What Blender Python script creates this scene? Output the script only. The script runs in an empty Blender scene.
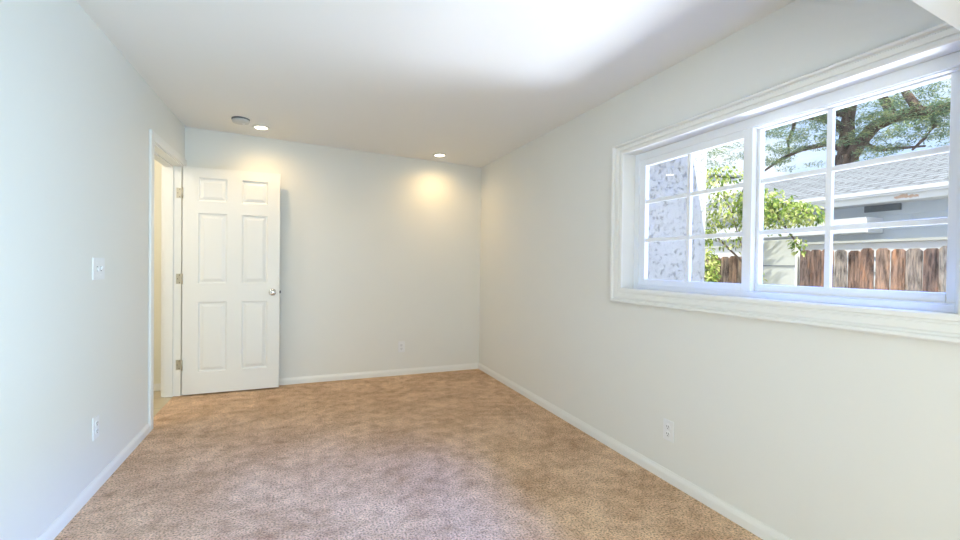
import bpy, bmesh, math, random
from mathutils import Vector, Matrix
SC = bpy.context.scene
COL = SC.collection
R = math.radians

# ------------------------------------------------------------------ camera
YAW, PITCH, ROLL, FPX = .3848, -.0113, .0119, 439.33
CAM_Z = 1.198
_w = Vector((math.sin(YAW)*math.cos(PITCH), math.cos(YAW)*math.cos(PITCH), math.sin(PITCH)))
_r0 = Vector((math.cos(YAW), -math.sin(YAW), 0)); _u0 = _r0.cross(_w)
_r = _r0*math.cos(ROLL) + _u0*math.sin(ROLL); _u = -_r0*math.sin(ROLL) + _u0*math.cos(ROLL)
cam = bpy.data.cameras.new('camera'); cam_o = bpy.data.objects.new('camera', cam); COL.objects.link(cam_o)
cam_o.matrix_world = Matrix(((_r.x, _u.x, -_w.x, 0), (_r.y, _u.y, -_w.y, 0), (_r.z, _u.z, -_w.z, CAM_Z), (0, 0, 0, 1)))
cam.sensor_width = 36; cam.lens = FPX/960*36; cam.clip_start = .02; cam.clip_end = 200
SC.camera = cam_o

# ------------------------------------------------------------------ exposure, world, sun, area lights
SC.view_settings.view_transform = 'Standard'; SC.view_settings.look = 'None'
SC.view_settings.exposure = 0.64; SC.view_settings.gamma = 1.0; SC.view_settings.use_curve_mapping = False

W = bpy.data.worlds.new('world'); SC.world = W; W.use_nodes = True
nt = W.node_tree; bg = nt.nodes['Background']
tc = nt.nodes.new('ShaderNodeTexCoord'); nz = nt.nodes.new('ShaderNodeTexNoise'); cr = nt.nodes.new('ShaderNodeValToRGB')
nz.inputs['Scale'].default_value = 3.0; nz.inputs['Detail'].default_value = 5
nt.links.new(tc.outputs['Generated'], nz.inputs['Vector']); nt.links.new(nz.outputs['Fac'], cr.inputs['Fac'])
cr.color_ramp.elements[0].position = .42; cr.color_ramp.elements[0].color = (.44, .58, .84, 1)
cr.color_ramp.elements[1].position = .62; cr.color_ramp.elements[1].color = (1.0, 1.0, 1.0, 1)
nt.links.new(cr.outputs['Color'], bg.inputs['Color']); bg.inputs['Strength'].default_value = 1.1

def light(name, kind, loc, energy, color, direction=None, **kw):
    l = bpy.data.lights.new(name, kind); l.energy = energy; l.color = color
    for k, v in kw.items(): setattr(l, k, v)
    o = bpy.data.objects.new(name, l); COL.objects.link(o); o.location = loc
    if direction is not None: o.rotation_euler = Vector(direction).to_track_quat('-Z', 'Y').to_euler()
    return o
light('sun', 'SUN', (0, 0, 8), 6.2, (1, .96, .9), (.242, .8, -1.0), angle=R(.6))
# fill lamps added behind the camera, stand-ins for window sky light and sunlit yard
light('rear_fill', 'AREA', (.0, -1.45, 1.05), 39, (.91, 1.0, .97), (-.35, 1, .08), shape='RECTANGLE', size=1.9, size_y=1.5)  # added fill, the rear wall has no opening here
light('side_fill', 'AREA', (1.80, -.30, 1.05), 21, (.43, .72, 1.0), (-1, .85, .0), shape='RECTANGLE', size=1.0, size_y=1.0, spread=R(78))  # added blue fill for the left wall, no window stands here
light('window_skylight', 'AREA', (3.30, 1.15, 2.66), 32, (.08, .24, 1.0), (-1, .08, -.76), shape='RECTANGLE', size=1.3, size_y=.45, spread=R(60))
light('yard_bounce', 'AREA', (3.85, 1.25, .02), 18, (.75, .82, 1.0), (-1.9, .15, 1.5), shape='RECTANGLE', size=1.3, size_y=1.0, spread=R(56))

# ------------------------------------------------------------------ helpers
class MB:
    """collects shapes, then links them as one mesh object"""
    def __init__(s): s.v = []; s.f = []; s.mi = []; s.sm = []
    def add(s, verts, faces, mi=0, smooth=False):
        b = len(s.v); s.v += [tuple(v) for v in verts]
        for f in faces: s.f.append([b+i for i in f]); s.mi.append(mi); s.sm.append(smooth)
    def box(s, a, b, mi=0, M=None):
        x0, y0, z0 = a; x1, y1, z1 = b
        vs = [(x0,y0,z0),(x1,y0,z0),(x1,y1,z0),(x0,y1,z0),(x0,y0,z1),(x1,y0,z1),(x1,y1,z1),(x0,y1,z1)]
        if M: vs = [M @ Vector(v) for v in vs]
        s.add(vs, [(0,3,2,1),(4,5,6,7),(0,1,5,4),(1,2,6,5),(2,3,7,6),(3,0,4,7)], mi)
    def prism(s, poly, axis, a, b, mi=0):
        """poly: 2D points, extruded along axis from a to b"""
        def P(p, t):
            return {'x': (t, p[0], p[1]), 'y': (p[0], t, p[1]), 'z': (p[0], p[1], t)}[axis]
        n = len(poly); vs = [P(p, a) for p in poly] + [P(p, b) for p in poly]
        fs = [(i, (i+1) % n, n+(i+1) % n, n+i) for i in range(n)] + [tuple(range(n))[::-1], tuple(range(n, 2*n))]
        s.add(vs, fs, mi)
    def tube(s, pts, rads, n=8, mi=0):
        pts = [Vector(p) for p in pts]; vs = []; fs = []
        for i, p in enumerate(pts):
            t = (pts[min(i+1, len(pts)-1)] - pts[max(i-1, 0)]).normalized()
            a = t.cross(Vector((0, 0, 1)) if abs(t.z) < .9 else Vector((1, 0, 0))).normalized(); c = t.cross(a)
            r = rads[i] if hasattr(rads, '__len__') else rads
            vs += [p + (a*math.cos(k*2*math.pi/n) + c*math.sin(k*2*math.pi/n))*r for k in range(n)]
        for i in range(len(pts)-1):
            for k in range(n): fs.append((i*n+k, i*n+(k+1) % n, (i+1)*n+(k+1) % n, (i+1)*n+k))
        fs += [tuple(range(n))[::-1], tuple(range((len(pts)-1)*n, len(pts)*n))]
        s.add(vs, fs, mi, True)
    def lathe(s, prof, n=32, mi=0, M=None, smooth=True):
        """prof: (radius, z) around local Z"""
        vs = []; fs = []
        for r, z in prof: vs += [Vector((r*math.cos(k*2*math.pi/n), r*math.sin(k*2*math.pi/n), z)) for k in range(n)]
        for i in range(len(prof)-1):
            for k in range(n): fs.append((i*n+k, i*n+(k+1) % n, (i+1)*n+(k+1) % n, (i+1)*n+k))
        if prof[0][0] > 1e-6: fs.append(tuple(range(n))[::-1])
        if prof[-1][0] > 1e-6: fs.append(tuple(range((len(prof)-1)*n, len(prof)*n)))
        if M: vs = [M @ v for v in vs]
        s.add(vs, fs, mi, smooth)
    def ring(s, prof, y0, y1, z0, z1, frame, top=1.0):
        """mitred profile swept around a rectangle. prof: (outward offset, height); frame(u, v, h) -> point"""
        n = len(prof); vs = []
        for (su, sv, u, v) in ((-1,-1,y0,z0),(1,-1,y1,z0),(1,1,y1,z1),(-1,1,y0,z1)):
            for o, h in prof: vs.append(frame(u+su*o, v+sv*o*(top if sv > 0 else 1), h))
        fs = []
        for c in range(4):
            d = (c+1) % 4
            for i in range(n): j = (i+1) % n; fs.append((c*n+i, d*n+i, d*n+j, c*n+j))
        s.add(vs, fs)
    def build(s, name, mat, parent=None, bevel=0, fix=True):
        me = bpy.data.meshes.new(name); me.from_pydata(s.v, [], s.f)
        mats = mat if isinstance(mat, (list, tuple)) else [mat]
        for m in mats: me.materials.append(m)
        for p, mi, sm in zip(me.polygons, s.mi, s.sm): p.material_index = mi; p.use_smooth = sm
        if fix:
            bm = bmesh.new(); bm.from_mesh(me); bmesh.ops.recalc_face_normals(bm, faces=bm.faces); bm.to_mesh(me); bm.free()
        o = bpy.data.objects.new(name, me); COL.objects.link(o)
        if parent: o.parent = parent
        if bevel:
            b = o.modifiers.new('bevel', 'BEVEL'); b.width = bevel; b.segments = 2; b.limit_method = 'ANGLE'; b.angle_limit = R(40)
        return o

def tag(o, label=None, cat=None, group=None, kind=None):
    if label: o['label'] = label
    if cat: o['category'] = cat
    if group: o['group'] = group
    if kind: o['kind'] = kind
    return o
def thing(name, loc, label=None, cat=None, group=None, kind=None, rot=(0,0,0)):
    o = bpy.data.objects.new(name, None); COL.objects.link(o); o.location = loc; o.rotation_euler = rot
    o.empty_display_size = .1
    return tag(o, label, cat, group, kind)
def copy_tree(o, parent=None):
    c = o.copy(); COL.objects.link(c)
    if parent: c.parent = parent
    for ch in [x for x in bpy.data.objects if x.parent == o]: copy_tree(ch, c)
    return c

def mat(name, color=(.8,.8,.8), rough=.5, metal=0, spec=.5):
    m = bpy.data.materials.new(name); m.use_nodes = True
    b = m.node_tree.nodes['Principled BSDF']
    b.inputs['Base Color'].default_value = (*color, 1); b.inputs['Roughness'].default_value = rough
    b.inputs['Metallic'].default_value = metal; b.inputs['Specular IOR Level'].default_value = spec
    return m
def nodes(m): return m.node_tree, m.node_tree.nodes['Principled BSDF']
def N(nt, t, **inp):
    n = nt.nodes.new(t)
    for k, v in inp.items(): n.inputs[k.replace('_', ' ')].default_value = v
    return n
def ramp(nt, src, stops):
    r = nt.nodes.new('ShaderNodeValToRGB'); e = r.color_ramp.elements
    while len(e) < len(stops): e.new(.5)
    for el, (p, c) in zip(e, stops): el.position = p; el.color = (*c, 1)
    nt.links.new(src, r.inputs['Fac']); return r.outputs['Color']
def mapping(nt, scale=(1,1,1), kind='Object'):
    t = nt.nodes.new('ShaderNodeTexCoord'); m = nt.nodes.new('ShaderNodeMapping'); m.inputs['Scale'].default_value = scale
    nt.links.new(t.outputs[kind], m.inputs['Vector']); return m.outputs['Vector']
def mix(nt, fac, a, b, mode='MIX'):
    n = nt.nodes.new('ShaderNodeMix'); n.data_type = 'RGBA'; n.blend_type = mode
    for s, v in ((n.inputs[0], fac), (n.inputs[6], a), (n.inputs[7], b)):
        if hasattr(v, 'node'): nt.links.new(v, s)
        elif isinstance(v, (int, float)): s.default_value = v
        else: s.default_value = (*v, 1)
    return n.outputs[2]
def bump(nt, b, h, strength=.3, dist=.01):
    n = nt.nodes.new('ShaderNodeBump'); n.inputs['Strength'].default_value = strength; n.inputs['Distance'].default_value = dist
    nt.links.new(h, n.inputs['Height']); nt.links.new(n.outputs['Normal'], b.inputs['Normal'])

def noise(nt, vec, scale, detail=2, rough=.5):
    n = N(nt, 'ShaderNodeTexNoise', Scale=scale, Detail=detail, Roughness=rough); nt.links.new(vec, n.inputs['Vector']); return n.outputs['Fac']

def paint(name, c, rough, bs=.06):
    m = mat(name, c, rough, spec=.3); t, b = nodes(m); v = mapping(t)
    bump(t, b, noise(t, v, 160, 3), bs, .003); return m
M = {}
M['wall'] = paint('wall_paint', (.82, .82, .78), .55)
M['ceiling'] = paint('ceiling_paint', (.88, .88, .86), .7)
M['trim'] = mat('white_gloss_trim', (.86, .86, .83), .35)
M['door'] = mat('white_door_paint', (.86, .86, .83), .4)
M['vinyl'] = mat('white_vinyl', (.86, .88, .90), .3)
M['plastic'] = mat('white_plastic', (.85, .86, .87), .35)
M['detector'] = mat('off_white_plastic', (.62, .63, .62), .4)
M['dark'] = mat('dark_slot', (.06, .06, .06), .6)
M['chrome'] = mat('polished_chrome', (.75, .75, .76), .14, 1)
M['nickel'] = mat('satin_nickel', (.55, .53, .46), .35, 1)
M['hall_wall'] = paint('hall_cream_paint', (.84, .82, .70), .6)

def carpet():
    m = mat('beige_carpet', rough=1, spec=.05); t, b = nodes(m); v = mapping(t)
    big = noise(t, v, 2.6, 4, .62); mid = noise(t, v, 11, 3, .6); fine = noise(t, v, 105, 2, .6); blot = noise(t, v, 12, 3, .6)
    base = ramp(t, big, [(.38, (0.483,0.298,0.178)), (.5, (0.639,0.432,0.286)), (.60, (0.795,0.584,0.421))])
    c = mix(t, .55, base, ramp(t, mid, [(.34, (0.525,0.330,0.205)), (.66, (0.767,0.565,0.400))]))
    c = mix(t, .95, c, ramp(t, fine, [(.30, (.40,.33,.28)), (.5, (.98,.97,.96)), (.68, (1.28,1.28,1.28))]), 'MULTIPLY')
    c = mix(t, 1, c, ramp(t, blot, [(.36, (1.05,.98,.90)), (.46, (1.20,1.19,1.12)), (.64, (1.28,1.29,1.24))]), 'MULTIPLY')
    t.links.new(c, b.inputs['Base Color'])
    b.inputs['Sheen Weight'].default_value = .15
    bump(t, b, fine, .9, .02); return m
M['carpet'] = carpet()
def tile():
    m = mat('hall_tile', rough=.35); t, b = nodes(m); v = mapping(t)
    br = N(t, 'ShaderNodeTexBrick', Scale=1, Mortar_Size=.006, Brick_Width=.33, Row_Height=.33); br.offset = 0
    br.inputs['Color1'].default_value = (.66,.56,.38,1); br.inputs['Color2'].default_value = (.60,.50,.33,1); br.inputs['Mortar'].default_value = (.40,.33,.22,1)
    t.links.new(v, br.inputs['Vector']); t.links.new(mix(t, .3, br.outputs['Color'], ramp(t, noise(t, v, 9, 4), [(.3,(.5,.4,.26)),(.7,(.72,.63,.46))])), b.inputs['Base Color']); return m
M['tile'] = tile()
def glass():
    m = bpy.data.materials.new('window_glass'); m.use_nodes = True; t = m.node_tree; t.nodes.clear()
    o = t.nodes.new('ShaderNodeOutputMaterial'); mx = t.nodes.new('ShaderNodeMixShader'); tr = t.nodes.new('ShaderNodeBsdfTransparent')
    gl = t.nodes.new('ShaderNodeBsdfGlossy'); fr = t.nodes.new('ShaderNodeFresnel'); fr.inputs['IOR'].default_value = 1.45
    gl.inputs['Roughness'].default_value = 0; tr.inputs['Color'].default_value = (.97,.985,.985,1)
    ge = t.nodes.new('ShaderNodeNewGeometry'); mr = t.nodes.new('ShaderNodeMapRange'); mr.inputs['To Min'].default_value = 1.45; mr.inputs['To Max'].default_value = 1/1.45
    t.links.new(ge.outputs['Backfacing'], mr.inputs['Value']); t.links.new(mr.outputs['Result'], fr.inputs['IOR'])   # same mirror strength from both sides
    t.links.new(fr.outputs[0], mx.inputs[0]); t.links.new(tr.outputs[0], mx.inputs[1]); t.links.new(gl.outputs[0], mx.inputs[2]); t.links.new(mx.outputs[0], o.inputs[0]); return m
M['glass'] = glass()
def emit(name, c, s):
    m = mat(name, (.9,.9,.9)); t, b = nodes(m); b.inputs['Emission Color'].default_value = (*c, 1); b.inputs['Emission Strength'].default_value = s; return m
M['lamp'] = emit('lamp_lens', (1, .86, .62), 14)
def stucco():
    m = mat('pale_stucco', rough=.9, spec=.1); t, b = nodes(m); v = mapping(t)
    h = noise(t, v, 24, 4, .65); h2 = noise(t, v, 70, 2)
    d = ramp(t, h, [(.34, (0,0,0)), (.42, (.8,.8,.8)), (.55, (1,1,1))])
    t.links.new(mix(t, d, (.40,.42,.43), (.60,.615,.62)), b.inputs['Base Color'])
    bump(t, b, mix(t, .25, d, h2), .8, .02); return m
M['stucco'] = stucco()
def fence_wood():
    m = mat('weathered_fence_wood', rough=.9, spec=.1); t, b = nodes(m)
    oi = t.nodes.new('ShaderNodeObjectInfo'); v0 = mapping(t, (1, 7, .8))
    add = t.nodes.new('ShaderNodeVectorMath'); add.operation = 'MULTIPLY_ADD'
    t.links.new(oi.outputs['Random'], add.inputs[0]); add.inputs[1].default_value = (40, 40, 40); t.links.new(v0, add.inputs[2]); v = add.outputs[0]
    v1 = mapping(t, (1, 3, 1)); ad1 = t.nodes.new('ShaderNodeVectorMath'); ad1.operation = 'MULTIPLY_ADD'
    t.links.new(oi.outputs['Random'], ad1.inputs[0]); ad1.inputs[1].default_value = (90, 90, 90); t.links.new(v1, ad1.inputs[2])
    base = ramp(t, oi.outputs['Random'], [(0, (.17,.115,.095)), (.3, (.30,.19,.135)), (.55, (.30,.27,.235)), (.8, (.32,.18,.10)), (1, (.20,.15,.135))])
    grain = ramp(t, noise(t, v, 6, 5, .65), [(.36, (.38,.35,.34)), (.5, (1,1,1)), (.64, (1.6,1.52,1.45))])
    stain = ramp(t, noise(t, ad1.outputs[0], 3.2, 4, .6), [(.36, (.40,.38,.40)), (.46, (.95,.95,.95)), (.58, (1.12,1.06,1.0)), (.68, (1.45,1.15,.88))])
    t.links.new(mix(t, 1, mix(t, 1, base, grain, 'MULTIPLY'), stain, 'MULTIPLY'), b.inputs['Base Color'])
    bump(t, b, noise(t, v, 8, 4), .4, .01); return m
M['fence'] = fence_wood()
def shingles():
    m = mat('grey_roof_shingles', rough=.9, spec=.1); t, b = nodes(m); v = mapping(t)
    br = N(t, 'ShaderNodeTexBrick', Scale=1, Mortar_Size=.022, Brick_Width=.36, Row_Height=.17, Bias=0.)
    br.inputs['Color1'].default_value = (.17,.185,.205,1); br.inputs['Color2'].default_value = (.26,.28,.305,1); br.inputs['Mortar'].default_value = (.05,.055,.06,1)
    sw = t.nodes.new('ShaderNodeSeparateXYZ'); cb = t.nodes.new('ShaderNodeCombineXYZ')
    t.links.new(v, sw.inputs[0]); t.links.new(sw.outputs['Y'], cb.inputs['X']); t.links.new(sw.outputs['X'], cb.inputs['Y']); t.links.new(cb.outputs[0], br.inputs['Vector'])
    t.links.new(mix(t, .35, br.outputs['Color'], ramp(t, noise(t, v, 30, 3), [(.3,(.13,.14,.15)),(.7,(.36,.37,.38))])), b.inputs['Base Color']); return m
M['shingle'] = shingles()
M['siding'] = paint('blue_grey_siding', (.72,.76,.79), .7, .1)
M['ext_white'] = paint('exterior_white_paint', (.80,.80,.78), .6, .1)
def fascia_mat():
    m = mat('peeling_white_paint', rough=.7, spec=.2); t, b = nodes(m); v = mapping(t, (1, 1, 3))
    p = ramp(t, noise(t, v, 2.3, 5, .7), [(.68, (0,0,0)), (.71, (1,1,1))])
    t.links.new(mix(t, p, (.80,.80,.77), (.55,.30,.16)), b.inputs['Base Color']); return m
M['fascia'] = fascia_mat()
M['bare'] = mat('bare_peeled_wood', (.62,.42,.30), .9)
M['vent'] = mat('grey_vent_metal', (.16,.17,.19), .6)
M['panel'] = paint('pale_panel_paint', (.62,.62,.55), .8, .15)
M['ground'] = mat('yard_concrete', (.50,.49,.46), .9); 
_t, _b = nodes(M['ground']); _v = mapping(_t); _t.links.new(ramp(_t, noise(_t, _v, 4, 5), [(.3,(.40,.39,.36)),(.7,(.58,.57,.54))]), _b.inputs['Base Color'])
def leafmat(name, stops, trans=.35):
    m = mat(name, rough=.5, spec=.3); t, b = nodes(m); v = mapping(t)
    c = ramp(t, noise(t, v, 7, 3, .7), stops); t.links.new(c, b.inputs['Base Color'])
    tr = t.nodes.new('ShaderNodeBsdfTranslucent'); mx = t.nodes.new('ShaderNodeMixShader'); mx.inputs[0].default_value = trans
    t.links.new(c, tr.inputs['Color']); t.links.new(b.outputs[0], mx.inputs[1]); t.links.new(tr.outputs[0], mx.inputs[2])
    t.links.new(mx.outputs[0], t.nodes['Material Output'].inputs[0]); return m
M['leaf'] = leafmat('yellow_green_leaf', [(.38,(.07,.15,.02)),(.5,(.30,.40,.06)),(.60,(.74,.74,.34))])  # dark and pale stops paint leaf shadows and highlights into the colour
M['needle'] = leafmat('cedar_needles', [(.34,(.09,.19,.12)),(.5,(.22,.34,.20)),(.62,(.58,.60,.28))], .3)
def bark():
    m = mat('grey_brown_bark', rough=.95, spec=.05); t, b = nodes(m); v = mapping(t, (1,1,.35)); n = noise(t, v, 9, 5, .7)
    t.links.new(ramp(t, n, [(.35,(.07,.05,.045)),(.6,(.22,.16,.13))]), b.inputs['Base Color']); bump(t, b, n, .8, .05); return m
M['bark'] = bark()

# ------------------------------------------------------------------ room shell
XL, XR, YB, YF = -.992, 1.908, 4.706, -1.7
HL, HR = 2.417, 2.322
K = (HR-HL)/(XR-XL); TILT = -math.atan(K)
def ceil_z(x): return HL + K*(x-XL)
DY0, DY1, DTOP = 3.765, 4.63, 2.055         # doorway in the left wall
LT = .14                                    # left wall thickness
S = dict(kind='structure')
b = MB(); b.box((XL-.06, YF, -.06), (XR, YB, 0)); tag(b.build('floor', M['carpet']), **S)
b = MB(); b.prism([(XL, HL), (XR, HR), (XR, HR+.12), (XL, HL+.12)], 'y', YF, YB); tag(b.build('ceiling', M['ceiling']), **S)
b = MB(); b.box((XL-LT, YF-.1, -.06), (XL, DY0, 2.6)); b.box((XL-LT, DY1, -.06), (XL, YB, 2.6)); b.box((XL-LT, DY0, DTOP), (XL, DY1, 2.6))
tag(b.build('wall_left', M['wall']), **S)
b = MB(); b.box((XL-LT, YB, -.06), (XR+.18, YB+.12, 2.6)); tag(b.build('wall_back', M['wall']), **S)
WY0, WY1, WZ0, WZ1 = .705, 2.276, 1.057, 1.922   # window opening
b = MB(); b.box((XR, YF-.1, -.06), (XR+.18, WY0, 2.6)); b.box((XR, WY1, -.06), (XR+.18, YB, 2.6))
b.box((XR, WY0, -.06), (XR+.18, WY1, WZ0)); b.box((XR, WY0, WZ1), (XR+.18, WY1, 2.6)); tag(b.build('wall_right', M['wall']), **S)
b = MB(); b.box((XL-LT, YF-.12, -.06), (XR+.18, YF, 2.6)); tag(b.build('wall_rear', M['wall']), **S)
def fy(x): return .596 + .0826*(x-1.3485)      # header over the opening, turned a few degrees off square to follow image pixels
b = MB(); hv = []
for x in (XL, XR):
    for dy in (-.13, 0): hv += [(x, fy(x)+dy, 1.842), (x, fy(x)+dy, ceil_z(x))]
b.add(hv, [(0,2,6,4), (1,3,7,5), (0,1,3,2), (4,5,7,6), (0,1,5,4), (2,3,7,6)]); tag(b.build('wall_front', M['wall']), **S)

BB = [(0, 0), (.013, 0), (.013, .038), (.010, .050), (.006, .057), (.004, .065), (0, .065)]
def baseboard(name, axis, wall, sgn, a, c):
    b = MB(); b.prism([(wall+sgn*d, h) for d, h in BB], axis, a, c); tag(b.build(name, M['trim']), **S)
def bb_y(name, x, sgn, a, c):
    b = MB(); n = len(BB); b.prism([(x+sgn*d, h) for d, h in BB], 'y', a, c); tag(b.build(name, M['trim']), **S)
def bb_x(name, y, sgn, a, c):
    b = MB(); b.prism([(y+sgn*d, h) for d, h in BB], 'x', a, c); tag(b.build(name, M['trim']), **S)
bb_y('baseboard_left', XL, 1, YF, DY0-.062)
bb_y('baseboard_right', XR, -1, YF, YB)
bb_x('baseboard_back', YB, -1, XL, XR-.015)

# hall beyond the doorway
HX0, HY0, HY1 = -2.5, 2.2, 4.87
b = MB(); b.box((HX0, HY0, -.06), (XL-.06, YB+.12, -.003)); b.box((HX0, YB+.12, -.06), (XL-LT, HY1, -.003))
tag(b.build('floor_hall', M['tile']), **S)
b = MB(); b.box((HX0, HY1, -.06), (XL-LT, HY1+.1, 2.6)); b.box((HX0-.1, HY0-.1, -.06), (HX0, HY1+.1, 2.6)); b.box((HX0, HY0-.1, -.06), (XL-LT, HY0, 2.6))
tag(b.build('wall_hall', M['hall_wall']), **S)
b = MB(); b.box((HX0, HY0, 2.42), (XL-LT, HY1, 2.54)); tag(b.build('ceiling_hall', M['ceiling']), **S)
bb_x('baseboard_hall', HY1, -1, HX0, XL-LT)
light('hall_lamp', 'POINT', (-1.75, 3.6, 2.2), 15.5, (1, .89, .73), shadow_soft_size=.12)

# door frame: jambs, stops and casing
b = MB(); j = .018
b.box((XL-LT-.004, DY0, 0), (XL+.004, DY0+j, DTOP)); b.box((XL-LT-.004, DY1-j, 0), (XL-.003, DY1, DTOP)); b.box((XL-LT-.004, DY0+j, DTOP-j), (XL+.004, DY1-j, DTOP))
b.box((XL-LT+.012, DY1-j-.012, 0), (XL-.062, DY1-j, DTOP-j)); b.box((XL-LT+.012, DY0+j, 0), (XL-.062, DY0+j+.012, DTOP-j)); b.box((XL-LT+.012, DY0+j+.012, DTOP-j-.012), (XL-.062, DY1-j-.012, DTOP-j))
fr = b.build('trim_1', M['trim'], bevel=.002); tag(fr, **S)
b = MB(); cw = .062
for x0, x1 in ((XL, XL+.016), (XL-LT-.016, XL-LT)):
    b.box((x0, DY0-cw, 0), (x1, DY0+.004, DTOP+cw)); b.box((x0, DY1-.004, 0), (x1, YB-.002, DTOP+cw)); b.box((x0, DY0+.004, DTOP-.004), (x1, DY1-.004, DTOP+cw))
tag(b.build('trim_2', M['trim'], bevel=.004), **S)

# ------------------------------------------------------------------ the open six panel door
DW, DH, DT = .780, 2.024, .035
DYF = 4.577                                  # face towards the room
door = thing('door_1', (XL+.014, DYF, .014), kind='structure')
def panel_face(mb, xs, zs, cells, y, sgn):
    """cells: set of (i,j) that carry a raised panel; face in plane y, facing -sgn*y"""
    for i in range(len(xs)-1):
        for k in range(len(zs)-1):
            x0, x1, z0, z1 = xs[i], xs[i+1], zs[k], zs[k+1]
            if (i, k) not in cells:
                mb.add([(x0,y,z0),(x1,y,z0),(x1,y,z1),(x0,y,z1)], [(0,1,2,3)]); continue
            rings = [(0, 0), (.004, .009), (.015, .013), (.040, .003), (.043, .002)]
            vs = []
            for o, d in rings: vs += [(x0+o,y+sgn*d,z0+o),(x1-o,y+sgn*d,z0+o),(x1-o,y+sgn*d,z1-o),(x0+o,y+sgn*d,z1-o)]
            fs = [(r*4+c, r*4+(c+1) % 4, r*4+4+(c+1) % 4, r*4+4+c) for r in range(len(rings)-1) for c in range(4)]
            fs.append(tuple(range(len(vs)-4, len(vs)))); mb.add(vs, fs)
b = MB(); xs = [0, .118, .342, .462, .676, DW]; zs = [0, .200, .826, 1.000, 1.622, 1.735, 1.940, DH]
zs = [0, .195, .824, .990, 1.618, 1.725, 1.935, DH]
cells = {(i, k) for i in (1, 3) for k in (1, 3, 5)}
panel_face(b, xs, zs, cells, 0, 1); panel_face(b, xs, zs, cells, DT, -1)
b.add([(0,0,0),(0,DT,0),(0,DT,DH),(0,0,DH)], [(0,1,2,3)]); b.add([(DW,0,0),(DW,DT,0),(DW,DT,DH),(DW,0,DH)], [(0,1,2,3)])
b.add([(0,0,0),(DW,0,0),(DW,DT,0),(0,DT,0)], [(0,1,2,3)]); b.add([(0,0,DH),(DW,0,DH),(DW,DT,DH),(0,DT,DH)], [(0,1,2,3)])
o = b.build('door_leaf', M['door'], door)
KZ, KX = .905, DW-.06
for sgn, y in ((-1, 0), (1, DT)):
    Mx = Matrix.Translation((KX, y, KZ)) @ Matrix.Rotation(R(90) if sgn < 0 else R(-90), 4, 'X')
    kb = MB(); kb.lathe([(0,-.001),(.032,-.001),(.033,.004),(.028,.009),(.013,.012),(.012,.030),(.020,.038),(.0265,.050),(.026,.060),(.019,.067),(.008,.068),(0,.068)], 28, 0, Mx)
    k = kb.build('door_knob', M['chrome'], door)
    kh = MB(); kh.lathe([(.0055,.0675),(.0055,.0695),(0,.0695)], 16, 0, Mx); kh.build('keyhole', M['dark'], k)
lb = MB(); lb.box((DW, DT/2-.009, KZ-.012), (DW+.011, DT/2+.009, KZ+.012)); lb.build('latch_bolt', M['dark'], door, bevel=.002)
for hz in (.265, 1.03, 1.79):
    h = MB(); h.box((-.055, .0335, hz-.045), (-.021, .0355, hz+.045))      # leaf on the jamb
    h.tube([(-.002, -.004, hz-.046), (-.002, -.004, hz+.046)], .006, 10)
    for sx, sz in ((-.030,.033),(-.044,0),(-.030,-.033)): h.lathe([(.0035,0),(.0035,.0016),(0,.0016)], 10, 1, Matrix.Translation((sx,.0336,hz+sz)) @ Matrix.Rotation(R(90),4,'X'))
    h.build('hinge', [M['nickel'], M['dark']], door)

# ------------------------------------------------------------------ the window
win = thing('window_1', (XR, (WY0+WY1)/2, WZ0), kind='structure')
def wpart(name, mb, m, parent=win, bevel=0):
    o = mb.build(name, m, parent, bevel=bevel)
    o.matrix_parent_inverse = Matrix.Translation((-XR, -(WY0+WY1)/2, -WZ0)) if parent is win else Matrix.Identity(4)
    return o
b = MB()
prof = [(-.004, 0), (-.004, .010), (.004, .014), (.016, .015), (.019, .008), (.027, .008), (.030, .014), (.054, .017), (.060, .012), (.066, .012), (.070, .026), (.080, .029), (.087, .024), (.088, 0)]
b.ring(prof, WY0, WY1, WZ0, WZ1, lambda u, v, h: (XR-h, u, v), top=.74); wpart('casing', b, M['trim'])
def rect_ring(mb, x0, x1, y0, y1, z0, z1, l, r, t, bt):
    """l / r: width at high y / low y"""
    mb.box((x0, y0, z0), (x1, y0+r, z1)); mb.box((x0, y1-l, z0), (x1, y1, z1))
    mb.box((x0, y0+r, z0), (x1, y1-l, z0+bt)); mb.box((x0, y0+r, z1-t), (x1, y1-l, z1))
b = MB(); rect_ring(b, 2.000, 2.052, WY0, WY1, WZ0, WZ1, .040, .050, .047, .026)
rect_ring(b, 2.010, 2.050, WY0+.050, WY1-.040, WZ0+.026, WZ1-.047, .006, .004, .004, .004)
wpart('window_frame', b, M['vinyl'], bevel=.003)
def sash(name, xa, xb, y0, y1, z0, z1, l, r, t, bt, vy, hz, xg):
    b = MB(); rect_ring(b, xa, xb, y0, y1, z0, z1, l, r, t, bt)
    s = wpart(name, b, M['vinyl'], bevel=.003)
    gy0, gy1, gz0, gz1 = y0+r, y1-l, z0+bt, z1-t
    g = MB(); g.box((xg-.002, gy0-.004, gz0-.004), (xg+.002, gy1+.004, gz1+.004)); wpart('window_pane', g, M['glass'], s)
    m = MB(); m.box((xg-.010, vy-.011, gz0-.001), (xg+.010, vy+.011, gz1+.001))
    for h in hz:
        m.box((xg-.0085, gy0-.001, h-.011), (xg+.0085, gy1+.001, h+.011))
    wpart('muntin_grid', m, M['vinyl'], s, bevel=.002)
    return s
sash('sliding_sash', 2.004, 2.036, 1.475, 2.236, 1.083, 1.876, .050, .047, .040, .038, 1.856, (1.367, 1.609), 2.020)
sash('fixed_sash', 2.040, 2.074, .752, 1.510, 1.083, 1.876, .048, .042, .012, .038, 1.166, (1.370, 1.617), 2.056)

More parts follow.
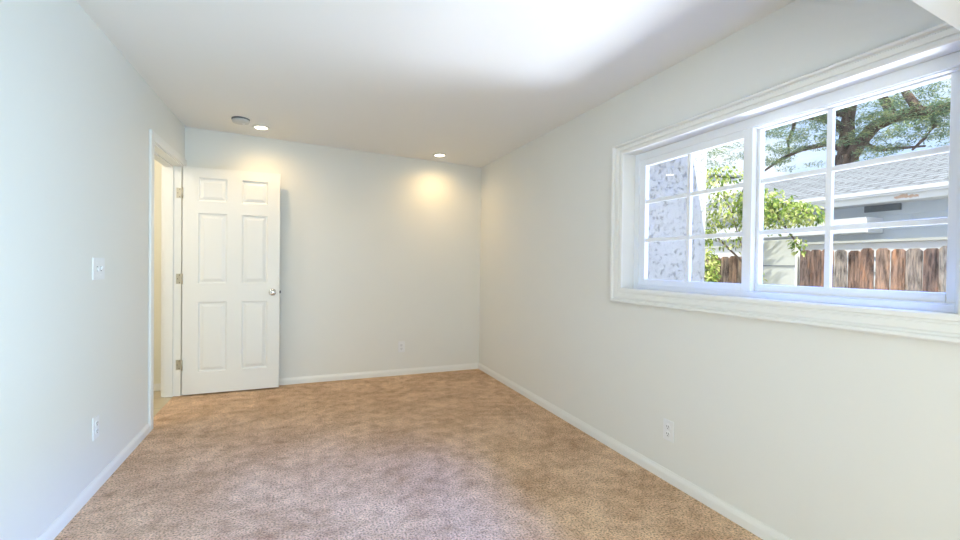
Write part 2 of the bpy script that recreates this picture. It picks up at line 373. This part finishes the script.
# ------------------------------------------------------------------ electrical fittings
def outlet(loc, rz, label):
    """built facing -Y, plate centred on the origin"""
    t = thing('wall_outlet', loc, label, 'outlet', rot=(0, 0, rz))
    p = MB(); p.box((-.036, -.006, -.058), (.036, 0, .058)); p.build('cover_plate', M['plastic'], t, bevel=.0025)
    for z in (.020, -.020):
        r = MB(); r.lathe([(.0165, 0), (.0165, .0032), (.0155, .0038), (0, .0038)], 24, 0, Matrix.Translation((0, -.0055, z)) @ Matrix.Rotation(R(90), 4, 'X'))
        for sx in (-.0065, .0065): r.box((sx-.0013, -.0100, z-.001), (sx+.0013, -.0092, z+.009), 1)
        r.lathe([(.0026, 0), (.0026, .0006), (0, .0006)], 10, 1, Matrix.Translation((0, -.0093, z-.0075)) @ Matrix.Rotation(R(90), 4, 'X'))
        r.build('receptacle', [M['plastic'], M['dark']], t)
    s = MB(); s.lathe([(.003, 0), (.003, .001), (0, .0014)], 12, 0, Matrix.Translation((0, -.006, 0)) @ Matrix.Rotation(R(90), 4, 'X')); s.build('screw', M['plastic'], t)
    return t
outlet((XR, 1.868, .286), R(-90), 'white wall outlet low on the right wall below the window')
outlet((1.0, YB, .305), 0, 'white wall outlet low on the back wall to the right of the open door')
outlet((XL, 2.855, .330), R(90), 'white wall outlet low on the left wall beneath the light switch')
t = thing('light_switch', (XL, 2.885, 1.155), 'white double light switch plate on the left wall before the doorway', 'light switch', rot=(0, 0, R(90)))
p = MB(); p.box((-.070, -.006, -.0575), (.070, 0, .0575)); p.build('cover_plate', M['plastic'], t, bevel=.0025)
for sx, up in ((-.023, -1), (.023, 1)):
    g = MB(); g.box((sx-.0052, -.0068, -.0125), (sx+.0052, -.0055, .0125), 1)
    g.add([(sx-.0042,-.006,-.010),(sx+.0042,-.006,-.010),(sx+.0042,-.006,.010),(sx-.0042,-.006,.010),
           (sx-.0032,-.014,up*.008-.004),(sx+.0032,-.014,up*.008-.004),(sx+.0032,-.014,up*.008+.004),(sx-.0032,-.014,up*.008+.004)],
          [(0,1,2,3),(4,5,6,7),(0,1,5,4),(1,2,6,5),(2,3,7,6),(3,0,4,7)])
    g.build('toggle', [M['plastic'], M['dark']], t)
    for z in (-.030, .030):
        s = MB(); s.lathe([(.003, 0), (.003, .001), (0, .0014)], 12, 0, Matrix.Translation((sx, -.006, z)) @ Matrix.Rotation(R(90), 4, 'X')); s.build('screw', M['plastic'], t)

def downlight(x, y, label):
    z = ceil_z(x)
    t = thing('ceiling_light', (x, y, z), label, 'ceiling light', 'round ceiling lights along the back wall', rot=(R(180), -TILT, 0))
    r = MB(); r.lathe([(.050,.0), (.072,.0), (.073,.003), (.066,.008), (.054,.009), (.050,.004)], 40); r.build('trim_ring', M['trim'], t)
    l = MB(); l.lathe([(.0505,.001), (.048,.0045), (.03,.006), (0,.0065)], 40); l.build('lens', M['lamp'], t)
    light('downlight_beam', 'SPOT', (x, y, z-.02), 11, (1, .665, .28), (0, 0, -1), spot_size=R(160), spot_blend=1.0, shadow_soft_size=.045)
downlight(-.345, 4.355, 'lit round ceiling light beside the smoke detector, above the open door')
downlight(1.322, 4.425, 'lit round ceiling light near the right back corner of the room')

x, y = -.485, 4.185
t = thing('smoke_detector', (x, y, ceil_z(x)), 'white round smoke detector on the ceiling left of a lit ceiling light', 'smoke detector', rot=(R(180), -TILT, 0))
m = MB(); m.lathe([(0,0),(.068,0),(.069,.004),(.069,.010),(.066,.012),(0,.012)], 40); m.build('mounting_base', M['vent'], t)
m = MB(); m.lathe([(0,.012),(.062,.012),(.066,.016),(.066,.026),(.060,.034),(.045,.039),(0,.041)], 40); m.build('detector_body', M['detector'], t)
m = MB(); m.lathe([(0,.0405),(.011,.0405),(.011,.0440),(.009,.0450),(0,.0450)], 20, 0, Matrix.Translation((.02,.0,-.001))); m.build('test_button', M['plastic'], t)

# ------------------------------------------------------------------ outside: own house, yard
GZ = -.35
b = MB(); b.box((XR+.18, -6, GZ-.1), (40, 30, GZ)); tag(b.build('ground_yard', M['ground']), **S)
WGY, WGX = 2.80, 3.235
b = MB(); b.box((XR+.18, WGY, GZ), (WGX, YB+.12, 2.34)); tag(b.build('wall_exterior', M['stucco']), **S)
b = MB(); b.box((XR+.18, -2.0, 2.56), (2.946, WGY-.065, 2.68)); b.box((XR+.18, WGY-.06, 2.34), (WGX+.05, YB+.12, 2.46))
tag(b.build('trim_eave', mat('brown_eave_paint', (.22, .18, .15), .8)), **S)

# ------------------------------------------------------------------ wooden fence
random.seed(5)
def picket_mesh(h, w):
    b = MB(); c = .028
    b.prism([(-w/2, 0), (w/2, 0), (w/2, h-c), (w/2-c, h), (-w/2+c, h), (-w/2, h-c)], 'x', -.009, .009); return b
def fence(y_hi, n, top, label, nrails):
    y_lo = y_hi - n*.136
    f = thing('wooden_fence', (6.0, (y_hi+y_lo)/2, GZ), label, 'fence')
    yc = (y_hi+y_lo)/2
    for i in range(n):
        h = top-GZ + random.uniform(-.015, .015); w = .127 + random.uniform(-.006, .005)
        o = picket_mesh(h, w).build('picket', M['fence'], f)
        o.location = (random.uniform(-.004, .004), y_hi-.068-i*.136-yc, 0); o.rotation_euler = (random.uniform(-.006, .006), 0, 0)
    for z in (.30, 1.05, 1.52)[:nrails]:
        r = MB(); r.box((.0135, y_lo-yc, z), (.052, y_hi-yc, z+.085)); r.build('rail', M['fence'], f)
    for y in (y_lo+.06, y_hi-.06):
        p = MB(); p.box((.0525, y-yc-.045, 0), (.14, y-yc+.045, top-GZ-.05)); p.build('post', M['fence'], f)
fence(3.745, 18, 1.435, 'weathered brown dog ear picket fence to the right of the pale panel', 2)
fence(5.70, 10, 1.365, 'short weathered brown picket fence to the left of the pale panel, behind the shrub', 2)
b = MB(); b.box((5.97, 3.77, GZ), (6.05, 4.325, 1.585))
pn = b.build('fence_panel', M['panel'], bevel=.006); tag(pn, 'pale cream upright panel with shadow dapples between two runs of brown fence', 'panel')
for z in (.62, 1.235):
    b = MB(); b.box((5.964, 3.772, z-.006), (5.971, 4.323, z+.006)); b.build('seam', M['vent'], pn)

# white lapped board wall behind the fence
t = thing('white_board_wall', (6.85, 3.6, GZ), 'white lapped board wall standing behind the brown picket fence', 'board wall')
b = MB()
for i in range(10):
    z = i*.19; b.prism([(0, z), (-.022, z), (-.006, z+.19), (0, z+.19)], 'y', -3.4, 3.9)
b.box((0, -3.4, 0), (.04, 3.9, 1.90)); b.build('boards', M['ext_white'], t)
b = MB(); b.box((-.035, -3.4, 1.902), (.06, 3.9, 1.935)); b.build('top_cap', M['panel'], t)

# ------------------------------------------------------------------ neighbour's house
h = thing('neighbour_house', (9.9, 2.6, GZ), 'blue grey house with grey shingle roof and white fascia behind the fence', 'house')
def hp(name, mb, m, parent=h):
    o = mb.build(name, m, parent)
    if parent is h: o.matrix_parent_inverse = Matrix.Translation((-9.9, -2.6, -GZ))
    return o
HY_0, HY_1 = -2.0, 6.6
b = MB(); b.box((7.62, HY_0, GZ), (12.2, HY_1, 2.26))
for i in range(11):                                   # lapped siding courses
    z = .12 + i*.205; b.prism([(7.62, z), (7.595, z), (7.612, z+.205), (7.62, z+.205)], 'y', HY_0, HY_1)
b.prism([(7.62, 2.26), (12.2, 2.26), (9.93, 3.05)], 'y', HY_0+.02, HY_1-.02)
w = hp('house_wall', b, M['siding'])
b = MB(); EX, EZ, RX, RZ = 7.14, 2.262, 9.93, 3.172
b.prism([(EX, EZ), (RX, RZ), (2*RX-EX, EZ), (2*RX-EX, EZ-.05), (RX, RZ-.05), (EX, EZ-.05)], 'y', HY_0-.3, HY_1+.35); hp('roof', b, M['shingle'])
b = MB(); b.box((RX-.10, HY_0-.3, RZ-.012), (RX+.10, HY_1+.35, RZ+.022)); hp('ridge_cap', b, M['shingle'])
b = MB(); b.box((7.17, HY_0-.3, 2.10), (7.20, HY_1+.35, 2.209)); fa = hp('fascia', b, M['fascia'])
rp = random.Random(3); ys = [3.06+i*.0145 for i in range(18)]; b = MB()
lo = [(y, 2.118+rp.uniform(0, .018)) for y in ys]; hi_ = [(y, 2.146+rp.uniform(0, .045)*(1-abs(i-9)/11)) for i, y in enumerate(ys)]
b.prism([(y, z) for y, z in lo+hi_[::-1]], 'x', 7.1680, 7.1705); b.build('peeled_patch', M['bare'], fa)
b = MB(); b.box((7.12, HY_0-.3, 2.212), (7.17, HY_1+.35, 2.262)); b.box((7.135, HY_0-.3, 2.185), (7.17, HY_1+.35, 2.211)); hp('drip_edge', b, M['ext_white'])
b = MB(); b.box((7.20, HY_0-.3, 2.118), (7.6, HY_1+.3, 2.13)); hp('soffit', b, M['ext_white'])
b = MB(); b.box((7.575, 3.42, 2.025), (7.596, 3.84, 2.116))
for k in range(5): b.box((7.570, 3.43, 2.031+k*.018), (7.576, 3.83, 2.037+k*.018))
hp('vent', b, M['vent'])
b = MB(); b.box((7.19, 3.62, 1.715), (7.60, 6.3, 1.925)); hp('window_hood', b, M['ext_white'])
for y in (3.31, 2.75):
    b = MB(); b.box((7.588, y-.003, 1.77), (7.597, y+.003, 1.95)); hp('siding_joint', b, M['siding'])

# white shed further back
t = thing('white_shed', (10.2, 9.7, GZ), 'bright white vertical board building partly hidden behind the leafy shrub', 'shed')
b = MB(); b.box((-1, -1.95, 0), (-.2, 2.6, 3.75))
for k in range(23): b.box((-1.03, -1.93+k*.2, 0), (-1, -1.89+k*.2, 3.72))
b.build('shed_wall', M['ext_white'], t)
b = MB(); b.prism([(-1.1, 3.751), (-.1, 3.80), (-.1, 3.84), (-1.1, 3.79)], 'y', -2.05, 2.7); b.build('shed_roof', M['shingle'], t)

# ------------------------------------------------------------------ shrub with yellow green leaves
def leaf(vs, fs, p, d, n, L, w):
    d = d.normalized(); s = d.cross(n).normalized(); n = s.cross(d)
    i = len(vs)
    vs += [p, p+d*L*.35+s*w+n*w*.4, p+d*L*.75+s*w*.7-n*L*.05+n*w*.3, p+d*L-n*L*.15, p+d*L*.75-s*w*.7-n*L*.05+n*w*.3, p+d*L*.35-s*w+n*w*.4, p+d*L*.5-n*L*.02]
    fs += [(i, i+6, i+1), (i+1, i+6, i+2), (i+2, i+6, i+3), (i+3, i+6, i+4), (i+4, i+6, i+5), (i+5, i+6, i)]
rnd = random.Random(11)
def rv(): 
    while True:
        v = Vector((rnd.uniform(-1,1), rnd.uniform(-1,1), rnd.uniform(-1,1)))
        if .02 < v.length < 1: return v
sh = thing('leafy_shrub', (5.80, 4.27, GZ), 'tall leafy shrub with yellow green leaves in front of the fence', 'shrub')
O = Vector((5.80, 4.27, GZ))  # stem points, blob centres and radii scaled about the camera towards the fence
stems = [[(5.80,4.27,GZ),(5.77,4.24,0.43),(5.80,4.29,1.20),(5.75,4.53,1.97),(5.69,4.75,2.58)],
         [(5.80,4.27,GZ),(5.86,4.22,0.54),(5.83,4.20,1.42),(5.75,3.98,2.03),(5.64,3.65,2.03),(5.58,3.37,1.84)],
         [(5.80,4.29,1.20),(5.75,4.75,1.64),(5.64,4.97,1.81)], [(5.83,4.20,1.42),(5.75,4.20,2.08),(5.69,4.14,2.36)],
         [(5.75,3.98,2.03),(5.80,3.70,1.59),(5.83,3.56,1.31)], [(5.75,4.53,1.97),(5.86,4.36,2.47),(5.86,4.31,2.75)],
         [(5.80,4.27,GZ),(5.58,4.53,0.21),(5.47,4.66,0.87),(5.44,4.64,1.37)]]
b = MB()
for s_ in stems: b.tube([Vector(p)-O for p in s_], [.017*(1-.7*i/(len(s_)-1)) for i in range(len(s_))], 7)
b.build('stem', M['bark'], sh)
vs, fs = [], []
blobs = [((5.75,4.73,2.48),(0.31,0.38,0.24),330),((5.75,4.48,2.06),(0.31,0.44,0.27),430),((5.69,4.88,1.77),(0.20,0.24,0.18),130),((5.75,4.09,2.06),(0.29,0.33,0.24),420),
         ((5.66,3.78,1.93),(0.26,0.31,0.21),330),((5.58,3.43,1.86),(0.19,0.18,0.15),120),((5.58,3.30,1.80),(0.10,0.08,0.10),26),((5.80,3.62,1.53),(0.12,0.11,0.15),44),((5.75,4.11,1.71),(0.17,0.33,0.11),70),((5.47,4.71,1.66),(0.10,0.09,0.13),70),
         ((5.44,4.63,1.18),(0.12,0.12,0.33),260),((5.53,4.48,0.87),(0.17,0.33,0.13),150),((5.75,4.42,1.55),(0.21,0.33,0.13),50),((5.80,4.14,1.03),(0.14,0.11,0.18),40)]
for c, r, n in blobs:
    for k in range(int(n*1.5)):
        u = rv(); p = Vector(c) + Vector((u.x*r[0], u.y*r[1], u.z*r[2]))
        if p.x > 5.84: continue
        d = Vector((u.x*.7+rnd.uniform(-.6,.6), u.y*.7+rnd.uniform(-.6,.6), -.55+rnd.uniform(-.5,.5)))
        leaf(vs, fs, p-O, d, Vector((rnd.uniform(-.6,.3), rnd.uniform(-.6,.4), 1)), rnd.uniform(.045,.080), rnd.uniform(.012,.019))
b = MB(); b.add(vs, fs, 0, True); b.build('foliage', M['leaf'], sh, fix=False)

# ------------------------------------------------------------------ cedar behind the house
O = Vector((13.0, 7.05, GZ))
ce = thing('cedar_tree', O, 'large cedar tree with spreading limbs rising behind the shingle roof', 'tree')
limbs = [([(13,7.05,GZ),(13,7.05,2.5),(13,7.02,3.7),(12.95,6.96,4.15)], [.34,.29,.26,.24]),  # most limb points taken from image pixels at chosen depths
         ([(12.95,6.93,4.0),(12.9,6.62,4.42),(12.8,6.31,4.67),(12.6,5.87,4.72),(12.5,5.43,4.66),(12.4,5.06,4.57),(12.2,4.6,4.52),(12,3.99,4.47)], [.17,.15,.14,.135,.13,.12,.11,.08]),
         ([(12.95,6.99,4.1),(13.0,6.99,5.04),(13.1,6.94,5.68),(13.1,6.84,6.6)], [.19,.14,.12,.08]),
         ([(12.6,5.87,4.72),(12.7,6.07,5.17),(12.9,6.43,5.72),(13,6.64,6.4)], [.10,.09,.08,.05]),
         ([(12.4,5.3,4.63),(12.5,5.56,5.1),(12.6,5.81,5.55),(12.7,5.99,6.1)], [.09,.08,.07,.04]),
         ([(12.4,5.14,4.6),(12.3,5.01,4.25),(12.2,5.13,4.0),(12.1,5.29,3.77)], [.05,.045,.035,.02]),
         ([(13.0,7.02,4.75),(12.9,7.44,5.22),(12.8,8.05,5.5),(12.7,8.53,5.47),(12.6,8.9,5.27),(12.5,9.45,4.93)], [.12,.11,.10,.09,.07,.04]),
         ([(13.0,7.02,4.28),(12.9,7.43,4.53),(12.8,8.03,4.5),(12.7,8.51,4.32),(12.6,9.12,3.96)], [.08,.07,.055,.045,.02]),
         ([(12.75,8.15,5.5),(12.7,8.16,5.08),(12.65,8.26,4.82),(12.6,8.19,4.38)], [.05,.045,.035,.02]),
         ([(12.9,6.62,4.37),(12.7,6.15,4.04),(12.5,5.68,3.95),(12.3,5.16,3.85)], [.05,.045,.035,.02]),
         ([(13.0,7.0,5.2),(12.7,8.6,6.0),(12.3,10.2,6.0),(12.1,11.2,5.6)], [.1,.09,.07,.04]),
         ([(13.1,6.94,5.7),(12.8,6.2,6.1),(12.5,5.2,6.0),(12.2,4.2,5.6)], [.1,.08,.07,.04])]
for k, (p, r) in enumerate(limbs):
    b = MB(); b.tube([Vector(q)-O for q in p], r, 9); b.build('trunk' if k == 0 else 'branch', M['bark'], ce)
vs, fs = [], []
def spray(c, r, n, ln):
    for k in range(n*3):
        u = rv(); p = Vector(c) + Vector((u.x*r[0], u.y*r[1], u.z*r[2])) - O
        d = Vector((rnd.uniform(-1,1), rnd.uniform(-1,1), rnd.uniform(-.4,.3))).normalized(); L = ln*rnd.uniform(.35,.75)
        s_ = d.cross(Vector((rnd.uniform(-.4,.4), rnd.uniform(-.4,.4), 1))).normalized()*rnd.uniform(.008,.014)
        i = len(vs); vs.extend([p-s_*.5, p+d*L*.5-s_, p+d*L, p+d*L*.5+s_, p+s_*.5]); fs.append((i, i+1, i+2, i+3, i+4))
for k, (pts, rr) in enumerate(limbs[1:]):
    seg = len(pts)-1
    for c in range(seg*5):
        i = c % seg; a, e = Vector(pts[i]), Vector(pts[i+1]); f = rnd.random(); p = a.lerp(e, f)
        if k in (0, 5) and i == 0: continue
        off = Vector((rnd.uniform(-.7,.7), rnd.uniform(-.25,.25), rnd.uniform(-.32,.30)))
        spray(p+off, (.30,.28,.075), rnd.randint(26,46), .17)
for k in range(120):          # the loose crown around the limbs
    y = rnd.uniform(3.9, 9.6)
    lo = 4.0 if y < 6.4 else 4.5
    spray(Vector((rnd.uniform(11.8,13.8), y, rnd.uniform(lo, 6.5))), (.34,.30,.08), rnd.randint(14,34), .17)
for k in range(16): spray(Vector((rnd.uniform(12.2,12.7), rnd.uniform(7.0,7.4), rnd.uniform(4.3,5.4))), (.2,.2,.06), 30, .15)
for k in range(46): spray(Vector((rnd.uniform(11.2,12.6), rnd.uniform(9.2,10.9), rnd.uniform(4.3,6.4))), (.36,.34,.09), 36, .17)
b = MB(); b.add(vs, fs); b.build('foliage', M['needle'], ce, fix=False)
